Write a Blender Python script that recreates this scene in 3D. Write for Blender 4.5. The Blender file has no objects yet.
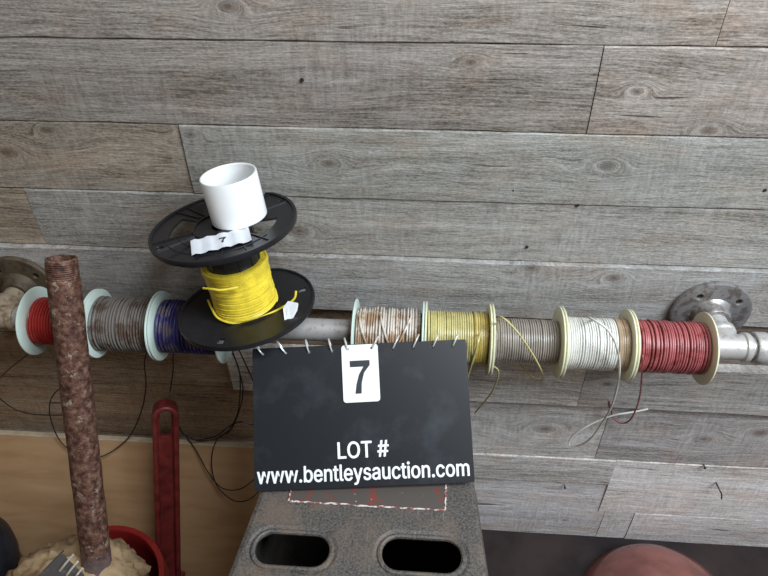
import bpy, bmesh, math, random
from mathutils import Vector, Matrix, noise
random.seed(7)
PI = math.pi
S = bpy.context.scene
COL = S.collection
FZ = 1.14            # height of the camera above the floor
CAM = Vector((0, -.62, FZ))
F = 650.0
p, y_, r_ = math.radians(39.8), math.radians(-4.65), math.radians(-.85)
FW = Vector((math.sin(y_)*math.cos(p), math.cos(y_)*math.cos(p), -math.sin(p)))
R0 = Vector((math.cos(y_), -math.sin(y_), 0)); U0 = R0.cross(FW)
RT = math.cos(r_)*R0 + math.sin(r_)*U0
UP = -math.sin(r_)*R0 + math.cos(r_)*U0

def ray(x, y): return FW + RT*(x-384)/F - UP*(y-288)/F
def atY(x, y, Y): d = ray(x, y); return CAM + d*((Y-CAM.y)/d.y)
_d = ray(620, 541); FZ = -_d.z*(-.006+.62)/_d.y; CAM = Vector((0, -.62, FZ))   # the boards meet the floor here
def atZ(x, y, Z): d = ray(x, y); return CAM + d*((Z-CAM.z)/d.z)
def atC(x, y, c): return CAM + ray(x, y)*c
def V(*a): return Vector(a)

# ------------------------------------------------------------------ materials
MATS = {}
def nodes(name):
    m = bpy.data.materials.new(name); m.use_nodes = True
    nt = m.node_tree; b = nt.nodes['Principled BSDF']
    MATS[name] = m
    return m, nt, b
def N(nt, t, **kw):
    n = nt.nodes.new(t)
    for k, v in kw.items():
        if k.startswith('i_'):
            key = k[2:]; key = int(key) if key.isdigit() else key
            n.inputs[key].default_value = v
        else: setattr(n, k, v)
    return n
def math_(nt, op, a, b=None, c=None):
    n = nt.nodes.new('ShaderNodeMath'); n.operation = op
    for i, v in enumerate((a, b, c)):
        if v is None: continue
        if isinstance(v, (int, float)): n.inputs[i].default_value = v
        else: nt.links.new(v, n.inputs[i])
    return n.outputs[0]
def ramp(nt, fac, stops):
    n = nt.nodes.new('ShaderNodeValToRGB'); nt.links.new(fac, n.inputs[0])
    e = n.color_ramp.elements
    while len(e) < len(stops): e.new(.5)
    for i, (ps, c) in enumerate(stops):
        e[i].position = ps; e[i].color = (*c, 1)
    return n.outputs[0]
def mixc(nt, f, a, b, mode='MIX'):
    n = nt.nodes.new('ShaderNodeMix'); n.data_type = 'RGBA'; n.blend_type = mode
    for i, v in ((0, f), (6, a), (7, b)):
        if isinstance(v, (int, float)): n.inputs[i].default_value = v
        elif isinstance(v, tuple): n.inputs[i].default_value = (*v, 1)
        else: nt.links.new(v, n.inputs[i])
    return n.outputs[2]
def coords(nt, scale=(1, 1, 1)):
    tc = nt.nodes.new('ShaderNodeTexCoord'); mp = nt.nodes.new('ShaderNodeMapping')
    nt.links.new(tc.outputs['Object'], mp.inputs[0]); mp.inputs['Scale'].default_value = scale
    return mp.outputs[0]
def noise_(nt, vec, scale, detail=4, rough=.6, dist=0):
    n = nt.nodes.new('ShaderNodeTexNoise'); nt.links.new(vec, n.inputs['Vector'])
    n.inputs['Scale'].default_value = scale; n.inputs['Detail'].default_value = detail
    n.inputs['Roughness'].default_value = rough; n.inputs['Distortion'].default_value = dist
    return n.outputs[0]
def bump(nt, b, h, strength=.5, dist=.001):
    n = nt.nodes.new('ShaderNodeBump'); nt.links.new(h, n.inputs['Height'])
    n.inputs['Strength'].default_value = strength; n.inputs['Distance'].default_value = dist
    nt.links.new(n.outputs[0], b.inputs['Normal'])

def simple(name, col, rough=.5, metal=0, var=.15, scale=60, col2=None, bmp=0, spec=None):
    m, nt, b = nodes(name)
    v = noise_(nt, coords(nt), scale, 4, .6)
    c2 = col2 or tuple(c*(1-var*2) for c in col)
    c = ramp(nt, v, [(.35, c2), (.62, col)])
    nt.links.new(c, b.inputs['Base Color'])
    b.inputs['Roughness'].default_value = rough; b.inputs['Metallic'].default_value = metal
    if spec is not None: b.inputs['Specular IOR Level'].default_value = spec
    if bmp: bump(nt, b, noise_(nt, coords(nt), scale*3, 4), bmp, .0006)
    return m

def wood_wall():
    m, nt, b = nodes('weathered_boards')
    L = nt.links.new
    tc = nt.nodes.new('ShaderNodeTexCoord'); sx = nt.nodes.new('ShaderNodeSeparateXYZ'); L(tc.outputs['Object'], sx.inputs[0])
    x, z = sx.outputs[0], sx.outputs[2]
    at = N(nt, 'ShaderNodeAttribute', attribute_name='tone'); off = N(nt, 'ShaderNodeAttribute', attribute_name='board')
    # gentle wander of the grain
    wv = coords(nt, (3.2, 1, 16))
    add = nt.nodes.new('ShaderNodeVectorMath'); add.operation = 'ADD'; L(wv, add.inputs[0]); L(off.outputs['Vector'], add.inputs[1])
    wander = noise_(nt, add.outputs[0], 1.0, 2, .5)
    g = math_(nt, 'ADD', z, math_(nt, 'MULTIPLY', wander, .028))
    knotmask = None
    knots = [(230,4,5),(606,162,5),(704,438,6),(760,432,7),(530,262,5),(612,272,5),(742,303,4),(606,378,5),(545,428,9),(215,235,5),
             (10,150,6),(635,88,3),(706,127,4),(300,228,6),(192,132,4),(330,320,4),(50,128,5),(470,60,3),(330,160,5),(565,520,3)]
    for (kx, ky, s) in knots:
        P = atY(kx, ky, 0)
        a = s*.0032; c = s*.0018
        dx = math_(nt, 'DIVIDE', math_(nt, 'SUBTRACT', x, P.x), a*1.5)
        dz = math_(nt, 'DIVIDE', math_(nt, 'SUBTRACT', z, P.z), c*1.5)
        d = math_(nt, 'SQRT', math_(nt, 'ADD', math_(nt, 'MULTIPLY', dx, dx), math_(nt, 'MULTIPLY', dz, dz)))
        w = math_(nt, 'EXPONENT', math_(nt, 'MULTIPLY', math_(nt, 'MULTIPLY', d, d), -.55))
        rg = math_(nt, 'ADD', P.z, math_(nt, 'MULTIPLY', d, c*1.6))
        g = math_(nt, 'ADD', math_(nt, 'MULTIPLY', g, math_(nt, 'SUBTRACT', 1.0, w)), math_(nt, 'MULTIPLY', rg, w))
        k = math_(nt, 'SUBTRACT', 1.0, math_(nt, 'MINIMUM', math_(nt, 'MULTIPLY', d, 1.9), 1.0))
        knotmask = k if knotmask is None else math_(nt, 'MAXIMUM', knotmask, k)
    cx = nt.nodes.new('ShaderNodeCombineXYZ'); L(math_(nt, 'MULTIPLY', x, .055), cx.inputs[0]); L(g, cx.inputs[2])
    a2 = nt.nodes.new('ShaderNodeVectorMath'); a2.operation = 'ADD'; L(cx.outputs[0], a2.inputs[0]); L(off.outputs['Vector'], a2.inputs[1])
    vec = a2.outputs[0]
    fine = noise_(nt, vec, 560, 4, .75); fuzz = noise_(nt, coords(nt, (.45, 1, 1)), 520, 3, .7)
    mid = noise_(nt, vec, 110, 4, .6)
    wide = noise_(nt, vec, 28, 2, .5)
    # fuzzy short saw marks running down the boards
    saw = noise_(nt, coords(nt, (1.0, 1, .16)), 260, 3, .6)
    sawm = ramp(nt, noise_(nt, coords(nt), 9, 2), [(.45, (0, 0, 0)), (.62, (1, 1, 1))])
    blot = noise_(nt, coords(nt, (1, 1, 2.2)), 11, 4, .6)
    v = math_(nt, 'ADD', math_(nt, 'MULTIPLY', fine, .40), math_(nt, 'MULTIPLY', mid, .20))
    v = math_(nt, 'ADD', v, math_(nt, 'MULTIPLY', fuzz, .26))
    v = math_(nt, 'ADD', v, math_(nt, 'MULTIPLY', wide, .14))
    base = ramp(nt, v, [(.39, (.115, .10, .085)), (.46, (.28, .262, .24)), (.53, (.435, .42, .40)), (.61, (.64, .63, .61))])
    base = mixc(nt, math_(nt, 'MULTIPLY', sawm, .35), base, ramp(nt, saw, [(.35, (.25, .24, .23)), (.65, (.60, .59, .58))]))
    base = mixc(nt, ramp(nt, blot, [(.48, (0, 0, 0)), (.72, (.45, .45, .45))]), base, mixc(nt, 1.0, base, (1.02, .80, .64), 'MULTIPLY'))
    crack = ramp(nt, noise_(nt, vec, 150, 3, .5, .2), [(.27, (1, 1, 1)), (.31, (0, 0, 0))])
    base = mixc(nt, math_(nt, 'MULTIPLY', crack, .75), base, (.07, .055, .045))
    base = mixc(nt, math_(nt, 'MULTIPLY', knotmask, .85), base, (.12, .085, .065))
    base = mixc(nt, 1.0, base, at.outputs['Color'], 'MULTIPLY')
    L(base, b.inputs['Base Color'])
    b.inputs['Roughness'].default_value = .85; b.inputs['Specular IOR Level'].default_value = .25
    h = math_(nt, 'SUBTRACT', math_(nt, 'ADD', v, math_(nt, 'MULTIPLY', saw, .15)), math_(nt, 'MULTIPLY', crack, .4))
    bump(nt, b, h, .8, .0016)
    return m

def rust_pipe():
    m, nt, b = nodes('rusty_pipe_metal')
    n1 = noise_(nt, coords(nt), 130, 6, .7); n2 = noise_(nt, coords(nt), 38, 4, .6)
    c = ramp(nt, n1, [(.32, (.020, .011, .010)), (.44, (.085, .036, .025)), (.54, (.17, .080, .054)), (.66, (.27, .175, .13))])
    fl = ramp(nt, noise_(nt, coords(nt), 75, 4, .7), [(.605, (0, 0, 0)), (.66, (1, 1, 1))])
    c = mixc(nt, math_(nt, 'MULTIPLY', fl, .7), c, (.45, .38, .30))
    tc = nt.nodes.new('ShaderNodeTexCoord'); s = nt.nodes.new('ShaderNodeSeparateXYZ'); nt.links.new(tc.outputs['Object'], s.inputs[0])
    low = ramp(nt, math_(nt, 'ADD', s.outputs[2], math_(nt, 'MULTIPLY', n2, .02)), [(.0, (1, 1, 1)), (.15, (1, 1, 1)), (.17, (0, 0, 0))])
    c = mixc(nt, math_(nt, 'MULTIPLY', low, .7), c, (.19, .15, .155))
    nt.links.new(c, b.inputs['Base Color']); b.inputs['Roughness'].default_value = .62; b.inputs['Metallic'].default_value = .25
    bump(nt, b, n1, .9, .0015)
    return m

def spot(name, col, col2, rough, scale=40, thr=.6, metal=0, bmp=.2):
    m, nt, b = nodes(name)
    f = ramp(nt, noise_(nt, coords(nt), scale, 5, .65), [(thr-.06, (0, 0, 0)), (thr+.04, (1, 1, 1))])
    nt.links.new(mixc(nt, f, col, col2), b.inputs['Base Color'])
    b.inputs['Roughness'].default_value = rough; b.inputs['Metallic'].default_value = metal
    bump(nt, b, noise_(nt, coords(nt), scale*4, 4), bmp, .0006)
    return m

WOOD = wood_wall()
RUST = rust_pipe()
GALV = spot('galvanised_steel', (.50, .48, .47), (.36, .32, .30), .42, 160, .60, .35, .3)
CAST = spot('grey_cast_iron', (.33, .32, .32), (.19, .165, .155), .42, 90, .55, .6, .5)
BRCAST = spot('low_light_brown_iron', (.10, .072, .045), (.06, .042, .028), .65, 80, .55, .1, .5)  # dim light at the far left put into the iron's colour
BRPIPE = spot('brown_pipe', (.42, .34, .25), (.25, .18, .12), .5, 80, .55, .2, .3)  # browner than the galvanised steel, for the left tee and nipple
GREENW = simple('pale_green_white_plastic', (.66, .78, .72), .35, var=.06, scale=25)
CREAM = simple('cream_plastic', (.80, .78, .56), .38, var=.06, scale=25)
BLACKP = simple('black_plastic', (.016, .016, .019), .3, var=.15, bmp=.1)
PVC = simple('white_pvc', (.90, .91, .92), .25, var=.02)
PAPER = simple('white_paper', (.80, .83, .90), .6, var=.05)
CARD = simple('white_card', (.90, .91, .90), .45, var=.02)
INK = simple('dark_ink', (.03, .035, .045), .5)
WHITEINK = simple('white_ink', (.92, .94, .96), .5, var=.02)
CHROME = simple('bright_ring_wire', (.85, .85, .86), .3, .5, var=.02)
REDP = simple('red_plastic', (.27, .018, .016), .38, var=.12)
WRENCH = simple('dull_red_paint', (.20, .028, .025), .42, var=.25, scale=70, bmp=.25)
BAG = spot('brown_paper', (.42, .29, .165), (.27, .17, .09), .75, 22, .55, 0, .3)
STEEL = spot('dull_grey_steel', (.13, .12, .12), (.24, .22, .21), .45, 60, .6, .6, .2)
SPRING = simple('pale_steel_strips', (.62, .56, .46), .4, .3, var=.2)
SCREW = simple('dark_screw_metal', (.06, .055, .05), .5, .5)
DRUM = simple('navy_black_plastic', (.012, .014, .022), .35, var=.2)
SEAT = simple('red_brown_glossy_shell', (.26, .10, .085), .14, var=.2, scale=15)
FOAM = simple('black_rubber', (.02, .02, .024), .6)

def stand_mat():
    m, nt, b = nodes('dusty_grey_plastic')
    n1 = noise_(nt, coords(nt), 420, 3, .7); n2 = noise_(nt, coords(nt), 26, 4, .6)
    c = ramp(nt, n1, [(.36, (.035, .032, .030)), (.62, (.125, .112, .103))])
    c = mixc(nt, ramp(nt, n2, [(.45, (0, 0, 0)), (.65, (.6, .6, .6))]), c, (.17, .122, .092))
    sc = ramp(nt, noise_(nt, coords(nt, (1, .12, 1)), 230, 2, .5), [(.68, (0, 0, 0)), (.72, (.5, .5, .5))])
    c = mixc(nt, sc, c, (.24, .22, .2))
    nt.links.new(c, b.inputs['Base Color']); b.inputs['Roughness'].default_value = .55
    bump(nt, b, n1, .5, .0008)
    return m
STAND = stand_mat()
def label_mat():
    m, nt, b = nodes('worn_red_label')
    n2 = noise_(nt, coords(nt, (1, 1, 1)), 55, 5, .65)
    c = mixc(nt, ramp(nt, n2, [(.37, (0, 0, 0)), (.43, (1, 1, 1))]), (.20, .045, .035), (.085, .072, .064))
    c = mixc(nt, ramp(nt, noise_(nt, coords(nt), 120, 3), [(.68, (0, 0, 0)), (.72, (.8, .8, .8))]), c, (.55, .5, .46))
    nt.links.new(c, b.inputs['Base Color']); b.inputs['Roughness'].default_value = .5
    return m
LABEL = label_mat()
CHIP = spot('chipped_white_edge', (.25, .07, .06), (.75, .68, .64), .6, 160, .5)
def board_black():
    m, nt, b = nodes('scuffed_black_board')
    f = ramp(nt, noise_(nt, coords(nt), 18, 5, .6), [(.52, (0, 0, 0)), (.80, (1, 1, 1))])
    nt.links.new(mixc(nt, math_(nt, 'MULTIPLY', f, .55), (.006, .008, .012), (.055, .065, .085)), b.inputs['Base Color'])
    b.inputs['Roughness'].default_value = .42
    return m
BOARD = board_black()
def ply():
    m, nt, b = nodes('tan_plywood')
    v = noise_(nt, coords(nt, (.6, 1, 3)), 14, 4, .55, .4)
    nt.links.new(ramp(nt, v, [(.3, (.43, .25, .125)), (.5, (.51, .31, .165)), (.7, (.56, .35, .20))]), b.inputs['Base Color'])
    b.inputs['Roughness'].default_value = .6
    return m
PLY = ply()
EDGE = simple('pale_plywood_edge', (.62, .50, .36), .7, var=.1)
def floor_mat():
    m, nt, b = nodes('stained_concrete')
    v = noise_(nt, coords(nt), 7, 6, .6)
    nt.links.new(ramp(nt, v, [(.35, (.014, .012, .014)), (.65, (.040, .028, .026))]), b.inputs['Base Color'])
    b.inputs['Roughness'].default_value = .85; b.inputs['Specular IOR Level'].default_value = .15
    return m
FLOOR = floor_mat()
def wire(name, c, rough=.35): return simple(name, c, rough, var=.12, scale=90)
W_RED = wire('red_wire', (.42, .03, .025)); W_GRAY = spot('grey_brown_wire', (.19, .165, .15), (.10, .065, .05), .4, 40, .54); W_BLUE = spot('blue_wire', (.04, .035, .17), (.16, .13, .17), .4, 35, .52)
W_TAN = spot('tan_white_wire', (.62, .56, .50), (.38, .25, .16), .4, 45, .50); W_YEL = wire('pale_yellow_wire', (.62, .55, .24))
W_GREY2 = wire('warm_grey_wire', (.33, .29, .25)); W_WHITE = spot('white_wire', (.74, .73, .69), (.55, .50, .43), .4, 30, .62)
W_PINK = spot('pinkish_red_wire', (.40, .105, .11), (.24, .045, .045), .4, 60, .56); W_SUN = wire('bright_yellow_wire', (.92, .72, .06)); W_BLK = wire('black_wire', (.02, .016, .015))
W_SUN2 = wire('ochre_wire', (.50, .36, .07)); W_BTAN = wire('beige_wire', (.45, .33, .22))

# ------------------------------------------------------------------ mesh helpers
def tag(o, label=None, cat=None, group=None, kind=None):
    if label: o['label'] = label
    if cat: o['category'] = cat
    if group: o['group'] = group
    if kind: o['kind'] = kind
    return o
def link(name, me, mat, parent=None, mw=None, smooth=False):
    o = bpy.data.objects.new(name, me); COL.objects.link(o)
    if mat and not me.materials: me.materials.append(mat)
    if smooth:
        for f in me.polygons: f.use_smooth = True
        try: me.set_sharp_from_angle(angle=math.radians(38))
        except Exception: pass
    if parent:
        o.parent = parent
    if mw is not None: o.matrix_local = mw
    return o
def obj(name, bm, mat, parent=None, mw=None, smooth=True):
    bmesh.ops.recalc_face_normals(bm, faces=bm.faces)
    me = bpy.data.meshes.new(name); bm.to_mesh(me); bm.free()
    return link(name, me, mat, parent, mw, smooth)
def empty(name, M, label, cat, group=None):
    o = bpy.data.objects.new(name, None); COL.objects.link(o); o.empty_display_size = .02
    o.matrix_world = M if isinstance(M, Matrix) else Matrix.Translation(M)
    return tag(o, label, cat, group)
def lathe(bm, prof, n=48, M=Matrix(), closed=False):
    """profile of (radius, height) pairs turned about local Z"""
    rings = []
    for (r, h) in prof:
        if r < 1e-6: rings.append([bm.verts.new(M @ V(0, 0, h))])
        else: rings.append([bm.verts.new(M @ V(r*math.cos(2*PI*i/n), r*math.sin(2*PI*i/n), h)) for i in range(n)])
    pr = list(zip(rings, rings[1:]))
    if closed: pr.append((rings[-1], rings[0]))
    for a, b in pr:
        for i in range(n):
            j = (i+1) % n
            try:
                if len(a) == 1 and len(b) > 1: bm.faces.new((a[0], b[j], b[i]))
                elif len(b) == 1 and len(a) > 1: bm.faces.new((a[i], a[j], b[0]))
                elif len(a) > 1: bm.faces.new((a[i], a[j], b[j], b[i]))
            except ValueError: pass
    return bm
def smoothpts(pts, k=6):
    out = []
    P = [pts[0]] + list(pts) + [pts[-1]]
    for i in range(1, len(P)-2):
        a, b, c, d = P[i-1], P[i], P[i+1], P[i+2]
        for s in range(k):
            t = s/k
            out.append(.5*((2*b) + (c-a)*t + (2*a-5*b+4*c-d)*t*t + (3*b-a-3*c+d)*t*t*t))
    out.append(pts[-1]); return out
def tube(bm, pts, r, n=8, cap=True):
    T = (pts[1]-pts[0]).normalized()
    u = T.orthogonal().normalized(); rings = []
    for i, P in enumerate(pts):
        t = (pts[min(i+1, len(pts)-1)]-pts[max(i-1, 0)]).normalized()
        u = (u - t*u.dot(t)).normalized(); w = t.cross(u)
        rr = r[i] if isinstance(r, list) else r
        rings.append([bm.verts.new(P + rr*(math.cos(2*PI*k/n)*u + math.sin(2*PI*k/n)*w)) for k in range(n)])
    for a, b in zip(rings, rings[1:]):
        for i in range(n): bm.faces.new((a[i], a[(i+1) % n], b[(i+1) % n], b[i]))
    if cap: bm.faces.new(rings[0][::-1]); bm.faces.new(rings[-1])
    return bm
def box(bm, a, b, M=Matrix(), bevel=0):
    vs = [bm.verts.new(M @ V(x, y, z)) for x in (a[0], b[0]) for y in (a[1], b[1]) for z in (a[2], b[2])]
    fs = [bm.faces.new([vs[i] for i in q]) for q in ((0, 1, 3, 2), (4, 6, 7, 5), (0, 4, 5, 1), (2, 3, 7, 6), (0, 2, 6, 4), (1, 5, 7, 3))]
    if bevel:
        ed = set(e for f in fs for e in f.edges)
        bmesh.ops.bevel(bm, geom=list(ed), offset=bevel, segments=2, affect='EDGES')
    return bm
def plate(loops, thick, bevel=0):
    """flat plate in local XY from closed 2D outlines (holes included), centred on z=0"""
    cu = bpy.data.curves.new('outline', 'CURVE'); cu.dimensions = '2D'; cu.fill_mode = 'BOTH'
    cu.extrude = max(thick/2-bevel, 0); cu.bevel_depth = bevel; cu.bevel_resolution = 1; cu.offset = -bevel
    for lp in loops:
        s = cu.splines.new('POLY'); s.points.add(len(lp)-1); s.use_cyclic_u = True
        for i, q in enumerate(lp): s.points[i].co = (q[0], q[1], 0, 1)
    o = bpy.data.objects.new('tmp', cu); COL.objects.link(o)
    bpy.context.view_layer.update()
    me = bpy.data.meshes.new_from_object(o.evaluated_get(bpy.context.evaluated_depsgraph_get()))
    bpy.data.objects.remove(o); bpy.data.curves.remove(cu)
    me.materials.clear()
    return me
def circ(r, n=64, cx=0, cy=0): return [(cx+r*math.cos(2*PI*i/n), cy+r*math.sin(2*PI*i/n)) for i in range(n)]
def sector(r0, r1, a0, a1, n=16):
    a0, a1 = math.radians(a0), math.radians(a1)
    o = [(r1*math.cos(a0+(a1-a0)*i/n), r1*math.sin(a0+(a1-a0)*i/n)) for i in range(n+1)]
    return o + [(r0*math.cos(a1+(a0-a1)*i/n), r0*math.sin(a1+(a0-a1)*i/n)) for i in range(n+1)]
def rrect(x0, y0, x1, y1, r, n=8):
    o = []
    for cx, cy, a in ((x1-r, y1-r, 0), (x0+r, y1-r, 90), (x0+r, y0+r, 180), (x1-r, y0+r, 270)):
        for i in range(n+1):
            t = math.radians(a+90*i/n); o.append((cx+r*math.cos(t), cy+r*math.sin(t)))
    return o
def text(body, width, height, bold=.0):
    cu = bpy.data.curves.new('letters', 'FONT'); cu.body = body; cu.size = 1; cu.offset = bold; cu.space_character = 1.0 + bold*1.2
    try: cu.font = bpy.data.fonts.load(bpy.utils.resource_path('LOCAL') + '/datafiles/fonts/Inter.woff2')   # Blender's own font
    except Exception: pass
    o = bpy.data.objects.new('tmp', cu); COL.objects.link(o); bpy.context.view_layer.update()
    me = bpy.data.meshes.new_from_object(o.evaluated_get(bpy.context.evaluated_depsgraph_get()))
    bpy.data.objects.remove(o); bpy.data.curves.remove(cu); me.materials.clear()
    xs = [v.co.x for v in me.vertices]; ys = [v.co.y for v in me.vertices]
    x0, x1, y0, y1 = min(xs), max(xs), min(ys), max(ys)
    for v in me.vertices:
        v.co.x = (v.co.x-(x0+x1)/2)*width/(x1-x0); v.co.y = (v.co.y-(y0+y1)/2)*height/(y1-y0)
    return me
def frame(o, x, y, z):
    M = Matrix((x, y, z)).transposed().to_4x4(); M.translation = o; return M

# ------------------------------------------------------------------ wall of boards
def zrow(*px):
    return sum(atY(x, y, 0).z for x, y in px)/len(px)
Z = [FZ+.5, FZ+.36, FZ+.225, zrow((60,-40),(700,-34)), zrow((60,36.5),(384,40),(700,44)), zrow((60,119),(384,124),(700,137)), zrow((60,189),(384,195),(700,205)),
     zrow((60,244),(384,251),(700,265)), zrow((384,306),(740,322)), zrow((10,332),(730,368)), zrow((10,374),(700,407)), zrow((10,429),(700,463))]
def X_(x, y): return atY(x, y, 0).x
XL, XR = -1.35, 1.25
z9 = zrow((484,477),(610,484)); z10r = zrow((607,510),(768,521)); z10l = zrow((484,525),(620,533)); z11 = -.004
# (x0, x1, ztop, zbottom, front offset, tone); lower right tones raised for the light falling there
g = 1.0
boards = [
 (XL, .1, Z[0], Z[1], 0, (.8,.78,.76)), (.1, XR, Z[0], Z[1], 0, (.85,.85,.85)), (XL, XR, Z[1], Z[2], .002, (.8,.78,.76)), (XL, -.2, Z[2], Z[3], 0, (.9,.84,.8)), (-.2, XR, Z[2], Z[3], 0, (.9,.9,.9)),
 (XL, X_(720,22), Z[3], Z[4], .001, (.92,.85,.81)), (X_(720,22), XR, Z[3], Z[4], 0, (.98,.86,.80)),
 (XL, X_(594,87), Z[4], Z[5], .0, (.80,.74,.71)), (X_(594,87), XR, Z[4], Z[5], .002, (.84,.76,.72)),
 (XL, X_(188,156), Z[5], Z[6], -.001, (.82,.73,.64)), (X_(188,156), XR, Z[5], Z[6], .001, (.80,.80,.78)),
 (XL, X_(39,218), Z[6], Z[7], -.001, (.80,.68,.56)), (X_(39,218), XR, Z[6], Z[7], 0, (.84,.83,.82)),
 (XL, XR, Z[7], Z[8], .005, (.84,.84,.86)),
 (XL, .0, Z[8], Z[9], -.010, (.75,.56,.42)), (.0, XR, Z[8], Z[9], -.008, (.74,.64,.60)),
 (XL, -.27, Z[9], Z[10], -.001, (.95,.72,.52)), (-.27, X_(580,384), Z[9], Z[10], .005, (1.75,1.72,1.72)), (X_(580,384), XR, Z[9], Z[10], .005, (1.18,1.16,1.17)),
 (XL, -.22, Z[10], Z[11], -.005, (.95,.70,.50)), (-.22, X_(601,438), Z[10], Z[11], -.005, (1.40,1.37,1.38)), (X_(601,438), XR, Z[10], Z[11], -.005, (1.02,.97,1.0)),
 (XL, -.25, Z[11], z9, -.002, (.6,.48,.38)), (-.25, X_(611,475), Z[11], z9, -.003, (1.45,1.42,1.45)), (X_(611,475), XR, Z[11], z10r, -.004, (1.65,1.60,1.64)),
 (XL, -.2, z9, z11, -.002, (.6,.48,.38)), (-.2, X_(611,495), z9, z11, -.006, (1.45,1.42,1.50)), (X_(611,495), X_(631,522), z10r, z11, -.006, (1.45,1.42,1.48)), (X_(631,522), XR, z10r, z11, -.005, (1.45,1.42,1.48)),
]
def make_wall():
    bm = bmesh.new(); cl = bm.verts.layers.float_color.new('tone'); ol = bm.verts.layers.float_vector.new('board')
    bidx = 0
    for (x0, x1, zt, zb, pr, tone) in boards:
        if zt in (Z[8], Z[10]) or (zt == z9): zt -= .0035
        bidx += 1; ov = V(random.uniform(0, 9), random.uniform(0, 9), random.uniform(0, 9))
        gap = .00035; n = max(2, int((x1-x0)/.012)); e = .0012
        rows = []
        for i in range(n+1):
            x = x0+gap+(x1-x0-2*gap)*i/n
            jt = .0007*noise.noise(V(x*25, bidx*3.1, 0)); jb = .0009*noise.noise(V(x*25, bidx*7.7, 5))
            jy = .0012*noise.noise(V(x*5, bidx*2.3, 9))
            t = zt-gap+jt; b = zb+gap+jb; Yf = -.006-pr+jy
            prof = [(.015, t), (Yf+e, t), (Yf, t-e), (Yf-.0004, t*.75+b*.25), (Yf-.0006, (t+b)/2), (Yf-.0004, t*.25+b*.75), (Yf, b+e), (Yf+e, b), (.015, b)]
            rows.append([bm.verts.new((x, yy, zz)) for yy, zz in prof])
        for r in rows:
            for v in r: v[cl] = (*tone, 1); v[ol] = ov
        for a, c in zip(rows, rows[1:]):
            for k in range(len(a)-1): bm.faces.new((a[k], c[k], c[k+1], a[k+1]))
        bm.faces.new(rows[0]); bm.faces.new(rows[-1][::-1])
    # sheathing behind the boards
    for v in ((XL, .016), (XR, .016)): pass
    n0 = len(bm.verts)
    box(bm, (XL, .0155, -.02), (XR, .03, FZ+.5))
    bm.verts.ensure_lookup_table()
    for v in bm.verts[n0:]: v[cl] = (.16, .12, .10, 1)
    o = obj('wall_back', bm, WOOD, smooth=False)
    tag(o, 'wall of weathered grey-brown horizontal boards with knots and butt joints', kind='structure')
make_wall()
bm = bmesh.new(); box(bm, (XL, -2.2, -.03), (XR, .03, 0)); tag(obj('floor', bm, FLOOR, smooth=False), 'dark stained floor at the foot of the board wall', kind='structure')

# nails and bent nail in the wall
def nail(px, py, head=.0022, bent=False):
    P = atY(px, py, -.007)
    bm = bmesh.new()
    M = Matrix.Translation(P) @ Matrix.Rotation(PI/2, 4, 'X')
    lathe(bm, [(0, .0012), (head*.8, .001), (head, .0), (head, -.001), (head*.4, -.0012), (head*.4, -.006), (0, -.006)], 14, M)
    if bent: 
        tube(bm, smoothpts([P+V(0,.004,0), P+V(.001,-.008,0), P+V(.005,-.012,-.006), P+V(.008,-.013,-.017)]), .0011, 8)
    return obj('nail', bm, SCREW)
for (a, b, t) in ((513,190,'nail head midway up the wall, high above the pale yellow wire spool'), (765,190,'nail head at the right edge of the wall above the flange'),
                  (578,205,'faint nail head in the board high above the white wire spool'), (302,80,'dark nail head in the upper board, above and right of the white coupling'),
                  (527,247,'small nail head in the board just above the warm grey wire spool'), (705,468,'nail head in the lower right board above the bent nail'),
                  (565,488,'nail head in the pale lower board left of the bent nail')):
    tag(nail(a, b, .002), t, 'nail', 'nails in the board wall')
tag(nail(717, 485, .0016, True), 'bent rusty nail sticking out of the lower right board', 'nail', 'nails in the board wall')

# ------------------------------------------------------------------ pipe rail on two flanges
PZ = atY(735, 347, -.073).z; PY = -.073
XRf = atY(712, 303, -.012).x; XLf = -.512
def hexring(bm, r0, r1, w, M): lathe(bm, [(r0, -w/2), (r1*.97, -w/2), (r1, -w/2+.001), (r1, w/2-.001), (r1*.97, w/2), (r0, w/2)], 40, M, True)
def flange_thing(X, mat, lab):
    Zf = PZ+.0005
    t = empty('pipe_flange', V(X, -.0115, Zf), lab, 'pipe flange', 'wall flanges of the pipe rail')
    R = Matrix.Rotation(PI/2, 4, 'X')  # local z -> -Y
    holes = [circ(.0036, 20, .033*math.cos(a), .033*math.sin(a)) for a in (math.radians(38), math.radians(128), math.radians(218), math.radians(308))]
    me = plate([circ(.046, 72), circ(.011, 40)] + holes, .0075, .0015)
    link('flange_disc', me, mat, t, R @ Matrix.Translation((0, 0, .004)), True)
    bm = bmesh.new(); lathe(bm, [(.0125, .0075), (.024, .0075), (.0215, .010), (.0195, .016), (.0185, .021), (.0175, .0225), (.0125, .0225)], 48, R, True)
    obj('hub_collar', bm, mat, t)
    for k, a in enumerate((38, 128, 218, 308)):
        a = math.radians(a); bm = bmesh.new()
        Mh = R @ Matrix.Translation((.033*math.cos(a), .033*math.sin(a), .0))
        lathe(bm, [(0, .0052), (.0028, .005), (.0034, .0035), (.0034, .0), (0, .0)], 18, Mh)
        obj('screw', bm, SCREW, t)
    return t
flange_thing(XRf, CAST, 'round grey iron wall flange at the right end of the pipe rail')
flange_thing(XLf, BRCAST, 'round wall flange at the far left behind the rusty pipe, coloured brown for low light')
rail = empty('pipe_rail', V(0, PY, PZ), 'horizontal galvanised pipe rail on the board wall carrying the wire spools', 'pipe')
RX = Matrix.Rotation(PI/2, 4, 'Y')
bm = bmesh.new(); lathe(bm, [(.0102, XLf+.012), (.0133, XLf+.012), (.0133, XRf-.012), (.0102, XRf-.012)], 40, RX, True); obj('pipe', bm, GALV, rail)
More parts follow.
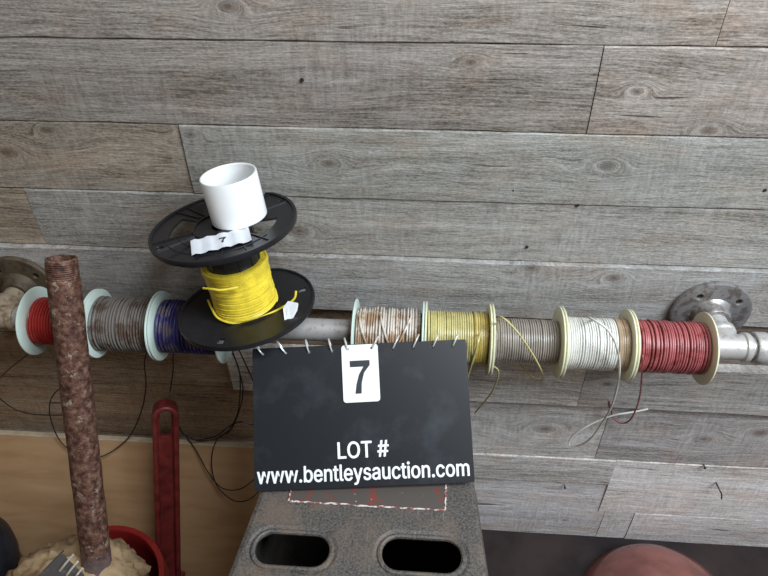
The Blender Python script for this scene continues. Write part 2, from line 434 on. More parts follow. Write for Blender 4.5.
def tee(X, mat, far):
    bm = bmesh.new(); 
    Mx = Matrix.Translation((X, 0, 0)) @ RX
    lathe(bm, [(.0102, -.024), (.0162, -.024), (.0168, -.023), (.0168, -.018), (.0152, -.0165), (.0148, .0165), (.0168, .018), (.0168, .023), (.0162, .024), (.0102, .024)], 44, Mx, True)
    Mn = Matrix.Translation((X, 0, 0)) @ Matrix.Rotation(-PI/2, 4, 'X')  # local z -> +Y
    lathe(bm, [(.0105, .002), (.0148, .002), (.0150, .016), (.0172, .018), (.0172, .024), (.0165, .025), (.0105, .025)], 44, Mn, True)
    obj('tee_fitting', bm, mat, rail)
    bm = bmesh.new(); lathe(bm, [(.0105, .012), (.0136, .012), (.0136, .058), (.0105, .058)], 36, Mn, True); obj('nipple', bm, mat, rail)
    bm = bmesh.new(); a, b = sorted((X+far*.012, X+far*.30)); lathe(bm, [(.0102, a), (.0133, a), (.0133, b), (.0102, b)], 36, RX, True); obj('pipe', bm, GALV, rail)
tee(XRf, GALV, 1); tee(XLf, BRPIPE, -1)
bm = bmesh.new(); 
Mx = Matrix.Translation((XRf+.036, 0, 0)) @ RX
lathe(bm, [(.0135, -.007), (.0172, -.007), (.0182, -.005), (.0182, .006), (.0172, .008), (.0135, .008)], 44, Mx, True)
obj('coupling_ring', bm, GALV, rail)

SHT = atY(120, 436, -.028).z
def sheet_front(z): return -.0395 - .097*(SHT-z)/SHT
def onw(x, y, Y):
    P = atY(x, y, Y)
    for _ in range(6):
        if P.z < SHT+.006 and P.y > sheet_front(P.z)-.004: P = atY(x, y, sheet_front(P.z)-.004)
    return P
# ------------------------------------------------------------------ wire spools on the rail
SR = .0415
WIRE_R = .00125
def coil(bm, x0, x1, R0, turns, r, wob=.0004, taper=None, seg=30, seed=0, lean=0.0, axis='x'):
    rnd = random.Random(seed); pts = []; n = int(turns*seg)
    js = [rnd.uniform(-1, 1) for _ in range(int(turns)+3)]; js2 = [rnd.uniform(-1, 1) for _ in range(int(turns)+3)]
    for i in range(n+1):
        t = i/n; k = t*turns; a = 2*PI*k; ki = int(k); f = k-ki
        j = js[ki]*(1-f)+js[ki+1]*f; j2 = js2[ki]*(1-f)+js2[ki+1]*f
        R = R0 + wob*j + (taper(t) if taper else 0)
        x = x0+(x1-x0)*t + wob*1.6*j2 + lean*math.sin(a)
        pts.append(V(x, R*math.cos(a), R*math.sin(a)) if axis == 'x' else V(R*math.cos(a), R*math.sin(a), x))
    tube(bm, pts, r, 6)
def spool(pxl, pxr, wmat, fmat, wireR, lab, turns=26, wob=.0004, seed=1, lean=0, lr=1.0, taper=None, wr=WIRE_R, base=None):
    # centres of the two flanges, read off the rail
    xl = atY(pxl, 317+(pxl-10)*.0385, PY).x + .0016; xr = atY(pxr, 317+(pxr-10)*.0385, PY).x - .0016
    c = V((xl+xr)/2, PY, PZ-.0042); w = xr-xl
    t = empty('wire_spool', c, lab, 'wire spool', 'wire spools in a row on the pipe rail')
    for s in (-1, 1):
        bm = bmesh.new(); M = Matrix.Translation((s*w/2, 0, 0)) @ RX
        lathe(bm, [(.0178, -.0013), (SR-.0010, -.0013), (SR, -.0006), (SR, .0006), (SR-.0010, .0013), (.0178, .0013)], 64, M, True)
        obj('flange', bm, fmat, t)
    bm = bmesh.new(); lathe(bm, [(.0178, -w/2), (.0205, -w/2), (.0205, w/2), (.0178, w/2)], 40, RX, True); obj('core', bm, fmat, t)
    bm = bmesh.new()
    R0 = wireR; h = w/2-.0016-wr
    # under-layer of wire (close wound) and loose outer layer
    n2 = int((w-.004)/(2*wr)); coil(bm, -h, h, R0-1.9*wr, n2, wr, 0, taper, 22, seed+50)
    coil(bm, -h, h, R0, turns, wr, wob, taper, 30, seed, lean)
    lathe(bm, [(.0207, -h), (R0-2.6*wr, -h), (R0-2.6*wr, h), (.0207, h)], 32, RX, True)
    cw = obj('wire_winding', bm, wmat, t)
    return t, cw, c
def tail(cw, c, pts, mat, r=WIRE_R):
    """a loose end of wire; pts in world space"""
    bm = bmesh.new(); tube(bm, smoothpts([P-c for P in pts], 8), r, 8)
    return obj('wire_end', bm, mat, cw)

s1, c1, o1 = spool(35, 97, W_RED, GREENW, .0275, 'red wire spool at the left end of the rail, behind the rusty pipe', 20, .0006, 1, .0015)
s2, c2, o2 = spool(97, 160, W_GRAY, GREENW, .0315, 'grey-brown wire spool just right of the rusty pipe', 20, .0009, 2, .001)
s3, c3, o3 = spool(160, 226, W_BLUE, GREENW, .0310, 'dark blue wire spool half under the black reel of yellow wire', 17, .0007, 3, .002)
s4, c4, o4 = spool(354, 424, W_TAN, GREENW, .0315, 'pale tan and white wire spool above the number card of the sign', 20, .0012, 4, .0015)
s5, c5, o5 = spool(424, 490, W_YEL, CREAM, .0300, 'pale yellow wire spool above the top right corner of the sign', 26, .0003, 5)
s6, c6, o6 = spool(490, 560, W_GREY2, CREAM, .0245, 'thinly wound warm grey wire spool between yellow and white wire spools', 27, .0003, 6)
s7, c7, o7 = spool(560, 628, W_WHITE, CREAM, .0290, 'white wire spool with a long loose white loop hanging down', 26, .0005, 7, .0008)
s8, c8, o8 = spool(628, 706, W_PINK, CREAM, .0290, 'faded pinkish-red wire spool nearest the right wall flange', 27, .0009, 8, .001)
# crossed strands on the tan spool
def around(o, seq, R):
    return [o + V(dx, -R*math.cos(a), R*math.sin(a)) for dx, a in seq]
for sq in ([(-.033, 1.5), (-.030, 1.0), (-.024, .5), (-.018, 0), (-.014, -.5)], [(-.010, 1.6), (-.006, 1.1), (0, .6), (.007, .1), (.012, -.5)], [(.026, 1.5), (.020, 1.0), (.013, .5), (.006, 0), (.0, -.5)]):
    tail(c4, o4, around(o4, sq, .0338), W_TAN)
# ochre turns at the right end of the yellow spool, beige turns on the white spool
bm = bmesh.new(); coil(bm, .016, .0335, .0302, 9, .00135, .0014, None, 30, 22, .002); obj('outer_turns', bm, W_SUN2, c5)
bm = bmesh.new(); coil(bm, .022, .0345, .0295, 7, .0013, .0005, None, 30, 23, .0); obj('outer_turns', bm, W_BTAN, c7)
# loose ends
tail(c5, o5, [o5+V(.024, -.020, .028)] + [atY(*q) for q in ((478,342,-.107),(474,356,-.106),(468,376,-.098),(463,395,-.09))], W_YEL)
tail(c5, o5, [o5+V(.0335, -.012, -.028)] + [atY(*q) for q in ((498,370,-.088),(494,388,-.07),(486,400,-.055),(475,413,-.04))], W_YEL, .0011)
tail(c6, o6, [o6+V(-.034, -.008, .024)] + [atY(*q) for q in ((500,317,-.100),(514,328,-.112),(530,350,-.112),(541,370,-.10),(543,380,-.085),(535,379,-.07),(525,369,-.058),(518,360,-.052))], W_YEL, .0011)
tail(c7, o7, [o7+V(-.004, .008, .029)] + [atY(*q) for q in ((590,318,-.098),(608,330,-.112),(618,352,-.114),(619,377,-.105),(612,405,-.075),(602,423,-.055),(590,439,-.042),(577,446,-.03),(569,445,-.024),(572,437,-.02),(584,428,-.02),(600,420,-.018),(615,415,-.017),(633,412,-.014),(648,409,-.012))], W_WHITE)
tail(c8, o8, [o8+V(-.034, -.026, .010)] + [atY(*q) for q in ((643,358,-.105),(642,375,-.09),(640,395,-.06),(636,409,-.04),(629,421,-.024),(620,423,-.018),(613,417,-.014),(611,408,-.012),(609,401,-.011))], W_PINK, .0011)
# dark thin wires hanging low on the left
tail(c3, o3, [o3+V(-.02, .022, -.02)] + [onw(*q) for q in ((174,352,-.04),(173,370,-.035),(170,392,-.03))], W_BLK, .0009)
tail(c2, o2, [o2+V(.026, .02, -.022)] + [onw(*q) for q in ((145,358,-.040),(146,385,-.028),(141,412,-.03),(128,438,-.04),(103,456,-.045),(80,455,-.045),(61,442,-.04),(51,420,-.035),(50,402,-.03),(58,390,-.026),(72,384,-.024))], W_BLK, .0009)
tail(c1, o1, [o1+V(-.03, .02, -.022)] + [onw(*q) for q in ((30,352,-.05),(6,372,-.03),(-6,388,-.02),(4,402,-.018),(22,412,-.018),(44,415,-.018),(62,415,-.018))], W_BLK, .0009)
tail(c3, o3, [o3+V(.028, .018, -.02)] + [onw(*q) for q in ((231,350,-.045),(239,370,-.03),(240,395,-.025),(236,418,-.03),(222,436,-.035),(200,441,-.035),(184,434,-.032),(178,425,-.03))], W_BLK, .0009)
tail(c3, o3, [o3+V(.030, .022, -.016)] + [onw(*q) for q in ((233,352,-.04),(243,392,-.022),(232,428,-.03),(218,438,-.035),(212,455,-.04),(213,475,-.045),(220,490,-.05),(235,501,-.055),(250,499,-.055),(264,486,-.05))], W_BLK, .0009)
tail(c3, o3, [o3+V(.031, .024, -.014)] + [onw(*q) for q in ((262,404,-.02),(255,424,-.022),(240,422,-.022),(228,427,-.024),(216,436,-.026),(196,440,-.028),(186,436,-.03),(196,450,-.04),(208,472,-.046),(222,488,-.05),(240,489,-.05),(256,478,-.05))], W_BLK, .0009)

# ------------------------------------------------------------------ black reel standing on the rail
rc = V(-.198, -.0845, PZ+.0425)
ax = (V(-.0125, .0105, .104)).normalized()
vx = V(1, 0, 0); vx = (vx-ax*vx.dot(ax)).normalized(); vy = ax.cross(vx)
MR = frame(rc, vx, vy, ax)
reel = empty('black_wire_reel', MR, 'black plastic reel of yellow wire standing upright on the pipe rail', 'wire reel')
H = .103; RR = .0765
wins = [sector(.031, .056, 158, 204), sector(.031, .056, -36, 8), sector(.033, .060, 70, 110)]
me = plate([circ(RR, 96), circ(.012, 32)] + wins + [circ(.004, 16, .068*math.cos(a), .068*math.sin(a)) for a in (math.radians(216), math.radians(40))], .003, .0008)
top = link('top_flange', me, BLACKP, reel, Matrix.Translation((0, 0, H)), True)
bm = bmesh.new()
lathe(bm, [(RR-.004, H), (RR-.003, H+.0035), (RR, H+.0035), (RR+.0006, H), (RR, H-.0025), (RR-.003, H-.0025)], 96, Matrix(), True)
lathe(bm, [(.030, H), (.030, H+.003), (.032, H+.003), (.032, H)], 64, Matrix(), True)
for a in (140, 150, 206, 222, 240, 262, 285, 305, 325, 36, 62, 118):
    box(bm, (.031, -.0005, H), (RR-.003, .0005, H+.0028), Matrix.Rotation(math.radians(a), 4, 'Z'))
for a0, a1 in ((204, 336),):
    for r in (.047, .060):
        pts = [V(r*math.cos(math.radians(a)), r*math.sin(math.radians(a)), H+.0016) for a in range(a0, a1, 4)]
        tube(bm, pts, .0007, 6)
for v in bm.verts: v.co.z -= H
obj('stiffening_rib', bm, BLACKP, top)
me = plate([circ(RR, 96), circ(.012, 32), sector(.060, .068, 20, 27, 4), sector(.06, .068, 140, 147, 4), sector(.06, .068, 255, 262, 4)], .003, .0008)
bot = link('bottom_flange', me, BLACKP, reel, Matrix(), True)
bm = bmesh.new(); lathe(bm, [(RR-.003, 0), (RR-.002, .0035), (RR, .0035), (RR+.0006, 0), (RR, -.002)], 96, Matrix(), True); obj('rim', bm, BLACKP, bot)
bm = bmesh.new(); lathe(bm, [(.012, 0), (.0285, 0), (.0285, .003), (.0285, H-.001), (.012, H-.001)], 64, Matrix(), True); 
for a in range(0, 360, 30): box(bm, (.0283, -.0006, .05), (.0292, .0006, H-.002), Matrix.Rotation(math.radians(a), 4, 'Z'))
obj('hub', bm, BLACKP, reel)
bm = bmesh.new()
tp = lambda t: .0018*(abs(2*t-1)**2)
coil(bm, .004, .060, .0335, 25, .00125, .0005, tp, 40, 31, .0004, axis='z')
coil(bm, .004, .060, .0315, 23, .00125, .0, tp, 30, 32, 0, axis='z')
lathe(bm, [(.0287, .0025), (.0315, .0025), (.0310, .030), (.0325, .061), (.0287, .061)], 48, Matrix(), True)
yw = obj('wire_winding', bm, W_SUN, reel)
MRI = MR.inverted()
def reel_tail(pts):
    bm = bmesh.new(); tube(bm, smoothpts([MRI @ P if P.z > .3 else P for P in pts], 8), .00125, 8); return obj('wire_end', bm, W_SUN, yw)
zb = rc.z+.006
reel_tail([atZ(208, 300, zb+.010), atZ(212, 309, zb+.006), atZ(218, 318, zb+.003), atZ(232, 323, zb), atZ(249, 320, zb), atZ(266, 315, zb), atZ(283, 307, zb+.004), atZ(294, 299, zb+.012), atZ(296, 291, zb+.018)])
reel_tail([atC(238, 287, .668), atC(222, 290, .662), atC(212, 289, .660), atC(203, 288, .662)])
# paper flag folded on the wire end
P = atZ(289, 312, zb+.012)
bm = bmesh.new()
q = [atZ(285,324,zb+.003), atZ(283,308,zb+.010), atZ(288,301,zb+.016), atZ(298,303,zb+.016), atZ(297,309,zb+.012), atZ(290,322,zb+.003)]
q = [MRI @ a for a in q]; vs = [bm.verts.new(a) for a in q]; vs2 = [bm.verts.new(a+V(0, 0, -.0018)) for a in q]
bm.faces.new(vs); bm.faces.new(vs2[::-1])
for i in range(6): bm.faces.new((vs[i], vs2[i], vs2[(i+1) % 6], vs[(i+1) % 6]))
obj('tape_flag', bm, PAPER, reel, None, False)['label'] = 'white tape flag on the wire end'
# sticker with the number
top_n = ax; hz = (rc + ax*(H+.0042))
def on_top(x, y):
    d = ray(x, y); t = (hz-CAM).dot(top_n)/d.dot(top_n); return CAM+d*t
A, B, C_, D_ = on_top(189, 240), on_top(248, 229), on_top(252, 239), on_top(194, 257)
u = ((B-A)+(C_-D_)).normalized(); wv = top_n.cross(u); cc = (A+B+C_+D_)/4
MS = frame(cc, u, wv, top_n)
sw = ((B-A).length+(C_-D_).length)/4; sh = ((A-D_).length+(B-C_).length)/4
bm = bmesh.new()
nx = 14
for k in range(nx+1):
    x = -sw+2*sw*k/nx; zz = .0009*math.sin(k*1.9)+.0006
    for y in (-sh, sh): bm.verts.new((x, y, zz)); bm.verts.new((x, y, zz-.0003))
bm.verts.ensure_lookup_table(); v = bm.verts
for k in range(nx):
    a = 4*k
    bm.faces.new((v[a], v[a+4], v[a+6], v[a+2])); bm.faces.new((v[a+1], v[a+3], v[a+7], v[a+5]))
    bm.faces.new((v[a], v[a+1], v[a+5], v[a+4])); bm.faces.new((v[a+2], v[a+6], v[a+7], v[a+3]))
stk = obj('paper_tag', bm, PAPER, reel, MRI @ MS); stk['label'] = 'white paper tag with a 7'
me = plate([[(a*.0033, b*.0050) for a, b in ((-1, 1), (1, 1), (1, .62), (.4, .1), (.15, -1), (-.45, -1), (-.3, -.3), (.3, .62), (-1, .62))]], .0003)
link('numeral', me, INK, stk, Matrix.Translation((.002, -.001, .0015)))

# ------------------------------------------------------------------ white pvc ring on the reel
ra = V(-.022, .000, .104).normalized()
e1 = V(1, 0, 0); e1 = (e1-ra*e1.dot(ra)).normalized(); e2 = ra.cross(e1)
rb = on_top(240, 218)
bm = bmesh.new(); lathe(bm, [(.0262, 0), (.0280, 0), (.0288, .001), (.0288, .0475), (.0282, .0485), (.0270, .0485), (.0262, .0475)], 72, Matrix(), True)
rg = obj('plastic_pipe_ring', bm, PVC); rg.matrix_world = frame(rb + top_n*.001, vx, vy, ax)
tag(rg, 'short open white plastic pipe coupling standing on the black reel', 'pipe coupling')

# ------------------------------------------------------------------ work stand with two oval holes
SZ = atC(364, 490, .695).z
L1, L2, R1, R2 = atZ(226, 576, SZ), atZ(257, 496, SZ), atZ(489, 576, SZ), atZ(473, 470, SZ)
def ext(a, b, Y): t = (Y-a.y)/(b.y-a.y); return a+(b-a)*t
yb, yf = atZ(364, 462, SZ).y, -.46
tl, bl, trr, br = ext(L1, L2, yb), ext(L1, L2, yf), ext(R1, R2, yb), ext(R1, R2, yf)
sc = V((tl.x+trr.x)/2, (yb+yf)/2, 0)
stand = empty('work_stand', V(sc.x, sc.y, 0), 'dusty dark grey plastic work stand with two oval hand holes in its top', 'work stand')
def rnd_poly(pts, r, n=6):
    out = []
    m = len(pts)
    for i in range(m):
        P, A_, B_ = pts[i], pts[i-1], pts[(i+1) % m]
        a = P+(A_-P).normalized()*r; b = P+(B_-P).normalized()*r
        for k in range(n+1):
            t = k/n; out.append(((1-t)**2*a + 2*t*(1-t)*P + t*t*b))
    return out
base = [V(q.x-sc.x, q.y-sc.y, 0) for q in (bl, br, trr, tl)]
outer = rnd_poly(base, .018)
def hole(px0, py0, px1, py1):
    a = atZ(px0, (py0+py1)/2, SZ); b = atZ(px1, (py0+py1)/2, SZ); t = atZ((px0+px1)/2, py0, SZ); d = atZ((px0+px1)/2, py1, SZ)
    return rrect(a.x-sc.x, d.y-sc.y, b.x-sc.x, t.y-sc.y, abs(t.y-d.y)*.49)
h1 = hole(252, 531, 332, 568); h2 = hole(379, 536, 464, 574)
mir = lambda h: [(x, -y-.02) for x, y in h]
me = plate([[(q.x, q.y) for q in outer], h1, h2], .014, .006)
st_top = link('top', me, STAND, stand, Matrix.Translation((0, 0, SZ-.007)), True)
# raised lip round each hole
for h in (h1, h2):
    bm = bmesh.new(); hh = h[:]
    tube(bm, [V(x, y, .0050) for x, y in hh+[hh[0]]], .0028, 8, False); obj('hole_lip', bm, STAND, st_top)
# flared skirt
bm = bmesh.new(); rings = []
for (s, z) in ((-.003, SZ-.006), (.0, SZ-.014), (.006, SZ-.03), (.03, .25), (.045, .02), (.045, .0)):
    ring = []
    for q in outer:
        d = V(q.x, q.y, 0).normalized(); ring.append(bm.verts.new((q.x+d.x*s, q.y+d.y*s, z)))
    rings.append(ring)
for a, b in zip(rings, rings[1:]):
    n = len(a)
    for i in range(n): bm.faces.new((a[i], a[(i+1) % n], b[(i+1) % n], b[i]))
sk = obj('skirt', bm, STAND, stand)
md = sk.modifiers.new('wall', 'SOLIDIFY'); md.thickness = .004; md.offset = -1
# worn label let into the top
a, b, c, d = atZ(288, 487, SZ), atZ(447, 477, SZ), atZ(445, 508, SZ), atZ(288, 504, SZ)
cen = (a+b+c+d)/4; w2, h2_ = (b.x-a.x+c.x-d.x)/4, .028
bm = bmesh.new(); yb2 = ((c+d)/2).y
x0, x1 = d.x, c.x
box(bm, (x0-stand.location.x, yb2-stand.location.y, SZ-.0002), (x1-stand.location.x, yb2+.035-stand.location.y, SZ+.0006)); lb = obj('worn_label', bm, LABEL, stand, None, False)
lb['label'] = 'worn red rectangular label with chipped white edges'
bm = bmesh.new()
def edge(P, Q):
    n = 40; pts = []
    for i in range(n+1):
        q = P.lerp(Q, i/n); q.x += random.uniform(-.0004, .0004); q.y += random.uniform(-.0007, .0007); pts.append(q)
    rr = [max(.0004, .0009+.0007*noise.noise(V(i*.45, P.x*50, 1))) for i in range(n+1)]
    tube(bm, pts, rr, 6)
lo = V(stand.location.x, stand.location.y, 0)
edge(V(x0, yb2, SZ+.0006)-lo, V(x1, yb2, SZ+.0006)-lo); edge(V(x1, yb2, SZ+.0006)-lo, V(x1+.001, yb2+.035, SZ+.0006)-lo); edge(V(x0, yb2, SZ+.0006)-lo, V(x0, yb2+.035, SZ+.0006)-lo)
obj('chipped_edge', bm, CHIP, lb)

# ------------------------------------------------------------------ lot sign
tm = atC(360, 347.5, .716); bmid = atC(364, 488, .6925)
TL, TR, BR, BL = atC(254, 351, .716), atC(466, 344, .714), atC(474, 482, .691), atC(254, 494, .694)
ux = ((TR-TL)+(BR-BL)).normalized(); uy = ((TL-BL)+(TR-BR)); uy = (uy-ux*uy.dot(ux)).normalized(); un = ux.cross(uy)
ctr = (TL+TR+BR+BL)/4; SW = ((TR-TL).length+(BR-BL).length)/2; SH = ((TL-BL).length+(TR-BR).length)/2 + .002
MSG = frame(ctr, ux, uy, un)
low = min((MSG @ V(sx*SW/2, -SH/2, -.003)).z for sx in (-1, 1))
MSG.translation.z += max(0, SZ+.0012-low)
MSI = MSG.inverted()
sign = empty('lot_sign', MSG, 'black ring-bound lot number sign leaning on the spools above the stand', 'sign')
def onsign(x, y):
    d = ray(x, y); o = MSG.translation; t = (o-CAM).dot(un)/d.dot(un); q = MSI @ (CAM+d*t); return q.x, q.y
RINGX = [onsign(x, 352)[0] for x in (263, 286, 309, 332, 348, 372, 393, 413, 433, 453)]
holes = [circ(.0017, 14, x, SH/2-.0065) for x in RINGX]
me = plate([rrect(-SW/2, -SH/2, SW/2, SH/2, .002)] + holes, .0016, .0002)
front = link('front_board', me, BOARD, sign, Matrix.Identity(4), True)
me = plate([rrect(-SW/2+.001, -SH/2+.0005, SW/2-.001, SH/2-.001, .002)] + holes, .0016, .0002)
link('back_board', me, BOARD, sign, Matrix.Translation((0, 0, -.0022)), True)
for i, x in enumerate(RINGX):
    bm = bmesh.new(); pts = []
    sl = .95 if i >= 5 else (-1.3 if i < 2 else -.45)
    for k in range(25):
        a = 2*PI*k/24*.93
        yy = .0070*math.cos(a); zz = .0052*math.sin(a)
        pts.append(V(sl*.55*(yy+.0070), yy, zz))
    tube(bm, pts, .00095, 8)
    obj('binding_ring', bm, CHROME, sign, Matrix.Translation((x, SH/2+.0002, -.001)))
q0, q1 = onsign(341, 345.5), onsign(376, 344); q2, q3 = onsign(382, 400), onsign(344, 404)
cw_, ch_ = (q1[0]-q0[0]+q2[0]-q3[0])/2, (q0[1]-q3[1]+q1[1]-q2[1])/2
MC = Matrix.Translation(((q0[0]+q1[0]+q2[0]+q3[0])/4, (q0[1]+q1[1]+q2[1]+q3[1])/4, .0018)) @ Matrix.Rotation(math.radians(.5), 4, 'Z')
hl = [circ(.0015, 14, RINGX[4]-MC.translation.x, ch_/2-.0045), circ(.0015, 14, RINGX[5]-MC.translation.x, ch_/2-.0045)]
me = plate([rrect(-cw_/2, -ch_/2, cw_/2, ch_/2, .0035)] + hl, .0010, .0001)
card = link('number_card', me, CARD, sign, MC, False); card['label'] = 'white card with a black 7'
a7, b7 = onsign(350, 361), onsign(371, 393)
hw, hh = (b7[0]-a7[0])/2, (a7[1]-b7[1])/2; s7 = hw*.50
poly = [(-hw, hh), (hw, hh), (hw, hh-s7*1.0), (hw*.40, hh*.25), (hw*.12, -hh*.35), (hw*.05, -hh), (-hw*.55, -hh), (-hw*.42, -hh*.45), (-hw*.12, hh*.15), (hw*.36, hh-s7*1.25), (-hw, hh-s7*1.25)]
me = plate([poly], .0004)
link('numeral', me, INK, card, Matrix.Translation(((a7[0]+b7[0])/2-MC.translation.x, (a7[1]+b7[1])/2-MC.translation.y, .0007)))
def line(body, px, bold):
    (xa, ya), (xb, yb_) = onsign(px[0], px[1]), onsign(px[2], px[3])
    h = px[4]; me = text(body, math.hypot(xb-xa, yb_-ya), h, bold)
    bm = bmesh.new()
    for k, ky in ((-1, 0), (1, 0), (0, -1), (0, 1), (-.6, .6), (.6, .6), (-.6, -.6), (.6, -.6)):        # heavy strokes
        n0 = len(bm.verts); bm.from_mesh(me); bm.verts.ensure_lookup_table()
        for v in bm.verts[n0:]: v.co.x += k*.00048; v.co.y += ky*.00035; v.co.z += n0*1e-8
    bm.to_mesh(me); bm.free()
    link('lettering', me, WHITEINK, sign, Matrix.Translation(((xa+xb)/2, (ya+yb_)/2, .0009)) @ Matrix.Rotation(math.atan2(yb_-ya, xb-xa), 4, 'Z'))
line('LOT #', (338, 451, 388.5, 449), .033*0.5, ) if False else line('LOT #', (338, 450.5, 388.5, 448, .0172), .0)
line('www.bentleysauction.com', (257.5, 478, 469, 469.5, .0215), .0)

# ------------------------------------------------------------------ rusty pipe
def pipe_frame(top, bot):
    a = (top-bot).normalized(); x = V(1, 0, 0); x = (x-a*x.dot(a)).normalized(); return frame(bot, x, a.cross(x), a)
pt, pb = atC(61, 258, .695), atC(98, 572, .815)
pd = (pt-pb).normalized(); pb2 = pb - pd*.12
MP = pipe_frame(pt, pb2); Lp = (pt-pb2).length
bm = bmesh.new(); ro, ri = .0172, .0135
prof = [(ri, 0), (ro, 0)]
k = 0; zz = .01
while zz < Lp-.030:
    prof.append((ro*(1+.035*noise.noise(V(zz*40, 3, 1))), zz)); zz += .008
prof += [(ro, Lp-.027), (ro*1.01, Lp-.024)]
for i in range(9):
    z0 = Lp-.023+i*.0023; prof += [(ro*.965, z0), (ro*.925, z0+.0011)]
prof += [(ro*.94, Lp-.001), (ro*.90, Lp), (ri, Lp), (ri, Lp-.05)]
lathe(bm, prof, 56, Matrix(), True)
for v in bm.verts:
    r = math.hypot(v.co.x, v.co.y)
    if r > ri*1.05: 
        f = 1+.03*noise.noise(v.co*120)+.02*noise.noise(v.co*300); v.co.x *= f; v.co.y *= f
rp = obj('rusty_pipe', bm, RUST); rp.matrix_world = MP
tag(rp, 'rusty steel pipe with threaded open end, standing in the red pail', 'pipe')

# ------------------------------------------------------------------ plywood sheet, pail, bag, wrench, drum
zt = SHT
bm = bmesh.new()
th = math.atan2(.097, zt)
box(bm, (-1.1, -.010, 0), (-.09, 0, zt/math.cos(th)-.0025), Matrix(), .0006)
sheet = obj('plywood_sheet', bm, PLY, None, None, False); sheet.matrix_world = Matrix.Translation((0, -.125, .0)) @ Matrix.Rotation(-th, 4, 'X')
tag(sheet, 'tan plywood sheet leaning against the foot of the board wall', 'plywood sheet')
bm = bmesh.new(); box(bm, (-1.1, -.0102, zt/math.cos(th)-.0028), (-.09, 0, zt/math.cos(th)), Matrix(), .0004); obj('sawn_edge', bm, EDGE, sheet, None, False)

pc = atC(93, 589, .865)
RZ = pc.z; PR = .089
bm = bmesh.new(); b = PR*.76
lathe(bm, [(0, .002), (b-.002, .002), (b, .004), (PR, RZ-.03), (PR+.004, RZ-.028), (PR+.004, RZ-.004), (PR+.003, RZ), (PR-.004, RZ), (PR-.006, RZ-.004), (PR-.006, RZ-.03), (b-.006, .008), (0, .008)], 72)
pail = obj('red_pail', bm, REDP); pail.location = (pc.x, pc.y, 0)
tag(pail, 'red plastic pail at lower left holding the brown paper bundle', 'pail')

# crumpled paper bundle
bm = bmesh.new()
bmesh.ops.create_icosphere(bm, subdivisions=5, radius=1)
for v in bm.verts:
    d = v.co.copy()
    c = noise.noise(d*2.1+V(3, 1, 2))*.10 + (abs(noise.noise(d*4.3)))*.12 + abs(noise.noise(V(d.x*9+d.y*6, d.y*14-d.x*10, d.z*9)))*.09 + abs(noise.noise(V(d.x*20+d.y*16, d.y*34-d.x*24, d.z*12)))*.03
    for q, a in ((5, .10), (11, .05)):
        cr = noise.noise(V(d.x*q+d.y*q*.6+3, d.y*q*1.3-d.x*q*.8, d.z*q*.8+q)); c -= a*math.exp(-(cr*9)**2)
    s = 1.03 + c - .06
    lx = .108 if d.x < 0 else .094
    v.co = V(d.x*lx*s, d.y*.076*s, d.z*.085*s + (.35*d.x*.05))
bd = obj('paper_bundle', bm, BAG, None, None, False)
bcen = atC(80, 612, .87); bd.location = bcen + V(.006, .004, .028)
for f in bd.data.polygons: f.use_smooth = True
tag(bd, 'crumpled brown paper bundle stuffed into the red pail', 'paper bundle')

# steel bracket with strips lying on the bundle
bz = .735
A, B, C2, D2 = atC(61, 552, bz-.0), atC(85, 575, bz-.0), atC(66, 606, bz-.01), atC(30, 590, bz-.005)
u = (B-A).normalized(); w = (D2-A); w = (w-u*w.dot(u)).normalized(); nn = u.cross(w)
if nn.z < 0: nn = -nn
MB = frame(A, u, w, u.cross(w)); wl, hl2 = (B-A).length, (D2-A).length
brk = empty('steel_bracket', MB, 'grey steel bracket lying on the brown paper bundle', 'bracket')
bm = bmesh.new(); box(bm, (0, 0, -.002), (wl, hl2, .0), Matrix(), .0005); box(bm, (0, 0, -.002), (.0015, hl2, .008), Matrix(), .0004); obj('plate', bm, STEEL, brk, None, False)
for k in range(3):
    bm = bmesh.new(); x = wl*(.32+.24*k)
    tube(bm, [V(x, -.009+.002*k, -.002), V(x+.001, .002, -.006), V(x+.002, .014-.002*k, -.003)], .0014, 8); obj('clip', bm, SPRING, brk)

# pipe wrench, handle up
wt, wb = atC(165, 403, .885), atC(169, 576, 1.0)
wa = (wt-wb).normalized()
Lw = (wt.z-.02)/wa.z; w0 = wt-wa*Lw
# broad face looks at the camera
wn = (CAM-(wt+wb)/2); wn = (wn-wa*wn.dot(wa)).normalized(); wx = wa.cross(wn)*-1
wx = wn.cross(wa)*-1
MW = frame(w0, wa.cross(wn), wa, wn) if False else frame(w0, (wa.cross(wn)), wa, (wa.cross(wn)).cross(wa))
wrench = empty('pipe_wrench', MW, 'dull red pipe wrench standing handle up against the plywood sheet', 'pipe wrench')
hwid = .0165
outl = [(-hwid*.95, .06)] + [(-hwid, Lw-.03)] + [(hwid*math.cos(PI-PI*i/16), Lw-.0165+hwid*math.sin(PI-PI*i/16)) for i in range(17)] + [(hwid, Lw-.03), (hwid*.95, .06)]
hol = rrect(-.0072, Lw-.052, .0072, Lw-.010, .0065)
me = plate([outl, hol], .007, .001)
hd = link('handle', me, WRENCH, wrench, Matrix.Identity(4), True)
bm = bmesh.new()
rail_o = [V(-hwid+.003, .06, 0)] + [V((hwid-.003)*math.cos(PI-PI*i/20), Lw-.0165+(hwid-.003)*math.sin(PI-PI*i/20), 0) for i in range(21)] + [V(hwid-.003, .06, 0)]
rings = []
for i, P in enumerate(rail_o):
    t = (rail_o[min(i+1, len(rail_o)-1)]-rail_o[max(i-1, 0)]).normalized(); s = V(-t.y, t.x, 0)
    rings.append([bm.verts.new(P+s*a+V(0, 0, b)) for a, b in ((-.0035, -.010), (.0035, -.010), (.0042, 0), (.0035, .0115), (.0020, .0130), (-.0020, .0130), (-.0035, .0115), (-.0042, 0))])
for a, b in zip(rings, rings[1:]):
    for i in range(8): bm.faces.new((a[i], a[(i+1) % 8], b[(i+1) % 8], b[i]))
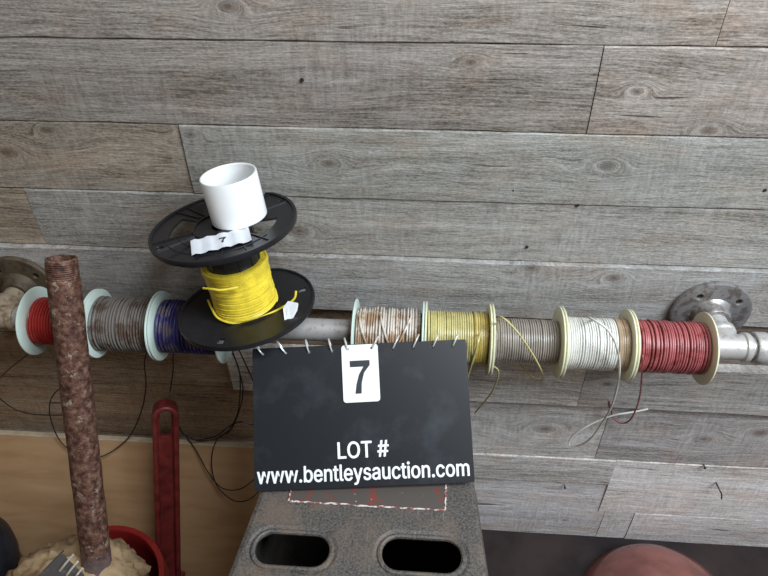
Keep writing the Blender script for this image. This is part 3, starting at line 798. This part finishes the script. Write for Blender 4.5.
bm.faces.new(rings[0]); bm.faces.new(rings[-1])
obj('edge_rib', bm, WRENCH, hd)
bm = bmesh.new(); box(bm, (-.022, .012, -.012), (.024, .072, .012), Matrix(), .003); obj('housing', bm, WRENCH, wrench)
bm = bmesh.new(); box(bm, (.004, -.01, -.009), (.020, .06, .009), Matrix(), .002); box(bm, (-.03, -.012, -.009), (.020, .006, .009), Matrix(), .002); obj('hook_jaw', bm, STEEL, wrench)
bm = bmesh.new(); box(bm, (-.03, .022, -.009), (.0, .045, .009), Matrix(), .002); obj('heel_jaw', bm, STEEL, wrench)

# dark drum at the far left
dc = atC(-62, 585, .90)
bm = bmesh.new(); hd_ = dc.z+.03; RD = .100
lathe(bm, [(0, 0), (RD*.9, 0), (RD*.92, .004), (RD, hd_-.03), (RD+.005, hd_-.028), (RD+.006, hd_-.012), (RD+.002, hd_-.006), (RD-.004, hd_), (RD-.012, hd_), (RD-.016, hd_-.012), (0, hd_-.014)], 80)
dr = obj('plastic_drum', bm, DRUM); dr.location = (dc.x, dc.y, 0); tag(dr, 'navy-black plastic drum cut off at the lower left edge', 'drum')

# glossy red-brown rounded shell on the floor at lower right
gc = atC(672, 618, 1.02)
Rg = .135
gz = atC(655, 582, 1.0).z
bm = bmesh.new()
lathe(bm, [(0, gz), (.03, gz-.002), (.06, gz-.010), (.09, gz-.026), (.112, gz-.048), (.126, gz-.075), (.130, gz-.10), (.124, gz-.12), (.118, gz-.125), (.112, .01), (.108, 0), (0, 0)], 96)
go = obj('glossy_pot', bm, SEAT); gp = atZ(668, 606, gz-.03); go.location = (gp.x, gp.y, 0)
tag(go, 'glossy reddish-brown rounded pot on the floor at lower right', 'pot')

# ------------------------------------------------------------------ light
w = bpy.data.worlds.new('world'); S.world = w; w.use_nodes = True
bg = w.node_tree.nodes['Background']; bg.inputs[0].default_value = (1.0, .86, .70, 1); bg.inputs[1].default_value = .17
def area(name, loc, target, size, size_y, power, col):
    l = bpy.data.lights.new(name, 'AREA'); l.shape = 'RECTANGLE'; l.size = size; l.size_y = size_y; l.energy = power; l.color = col
    o = bpy.data.objects.new(name, l); COL.objects.link(o); o.location = loc
    o.rotation_euler = (V(*target)-V(*loc)).to_track_quat('-Z', 'Y').to_euler(); return o
area('doorway_daylight', (1.10, -.75, 1.65), (.42, 0, .30), .6, .7, 30, (.82, .92, 1.0))
area('overhead_daylight', (.65, -.85, 2.4), (.2, 0, .5), .6, .4, 25, (.90, .97, 1.0))

cam = bpy.data.cameras.new('camera'); co = bpy.data.objects.new('camera', cam); COL.objects.link(co)
cam.sensor_width = 36; cam.sensor_fit = 'HORIZONTAL'; cam.lens = F/768*36; cam.clip_start = .01
co.matrix_world = frame(CAM, RT, UP, -FW)
S.camera = co
S.view_settings.view_transform = 'Standard'; S.view_settings.look = 'None'; S.view_settings.gamma = 1; S.view_settings.exposure = .02
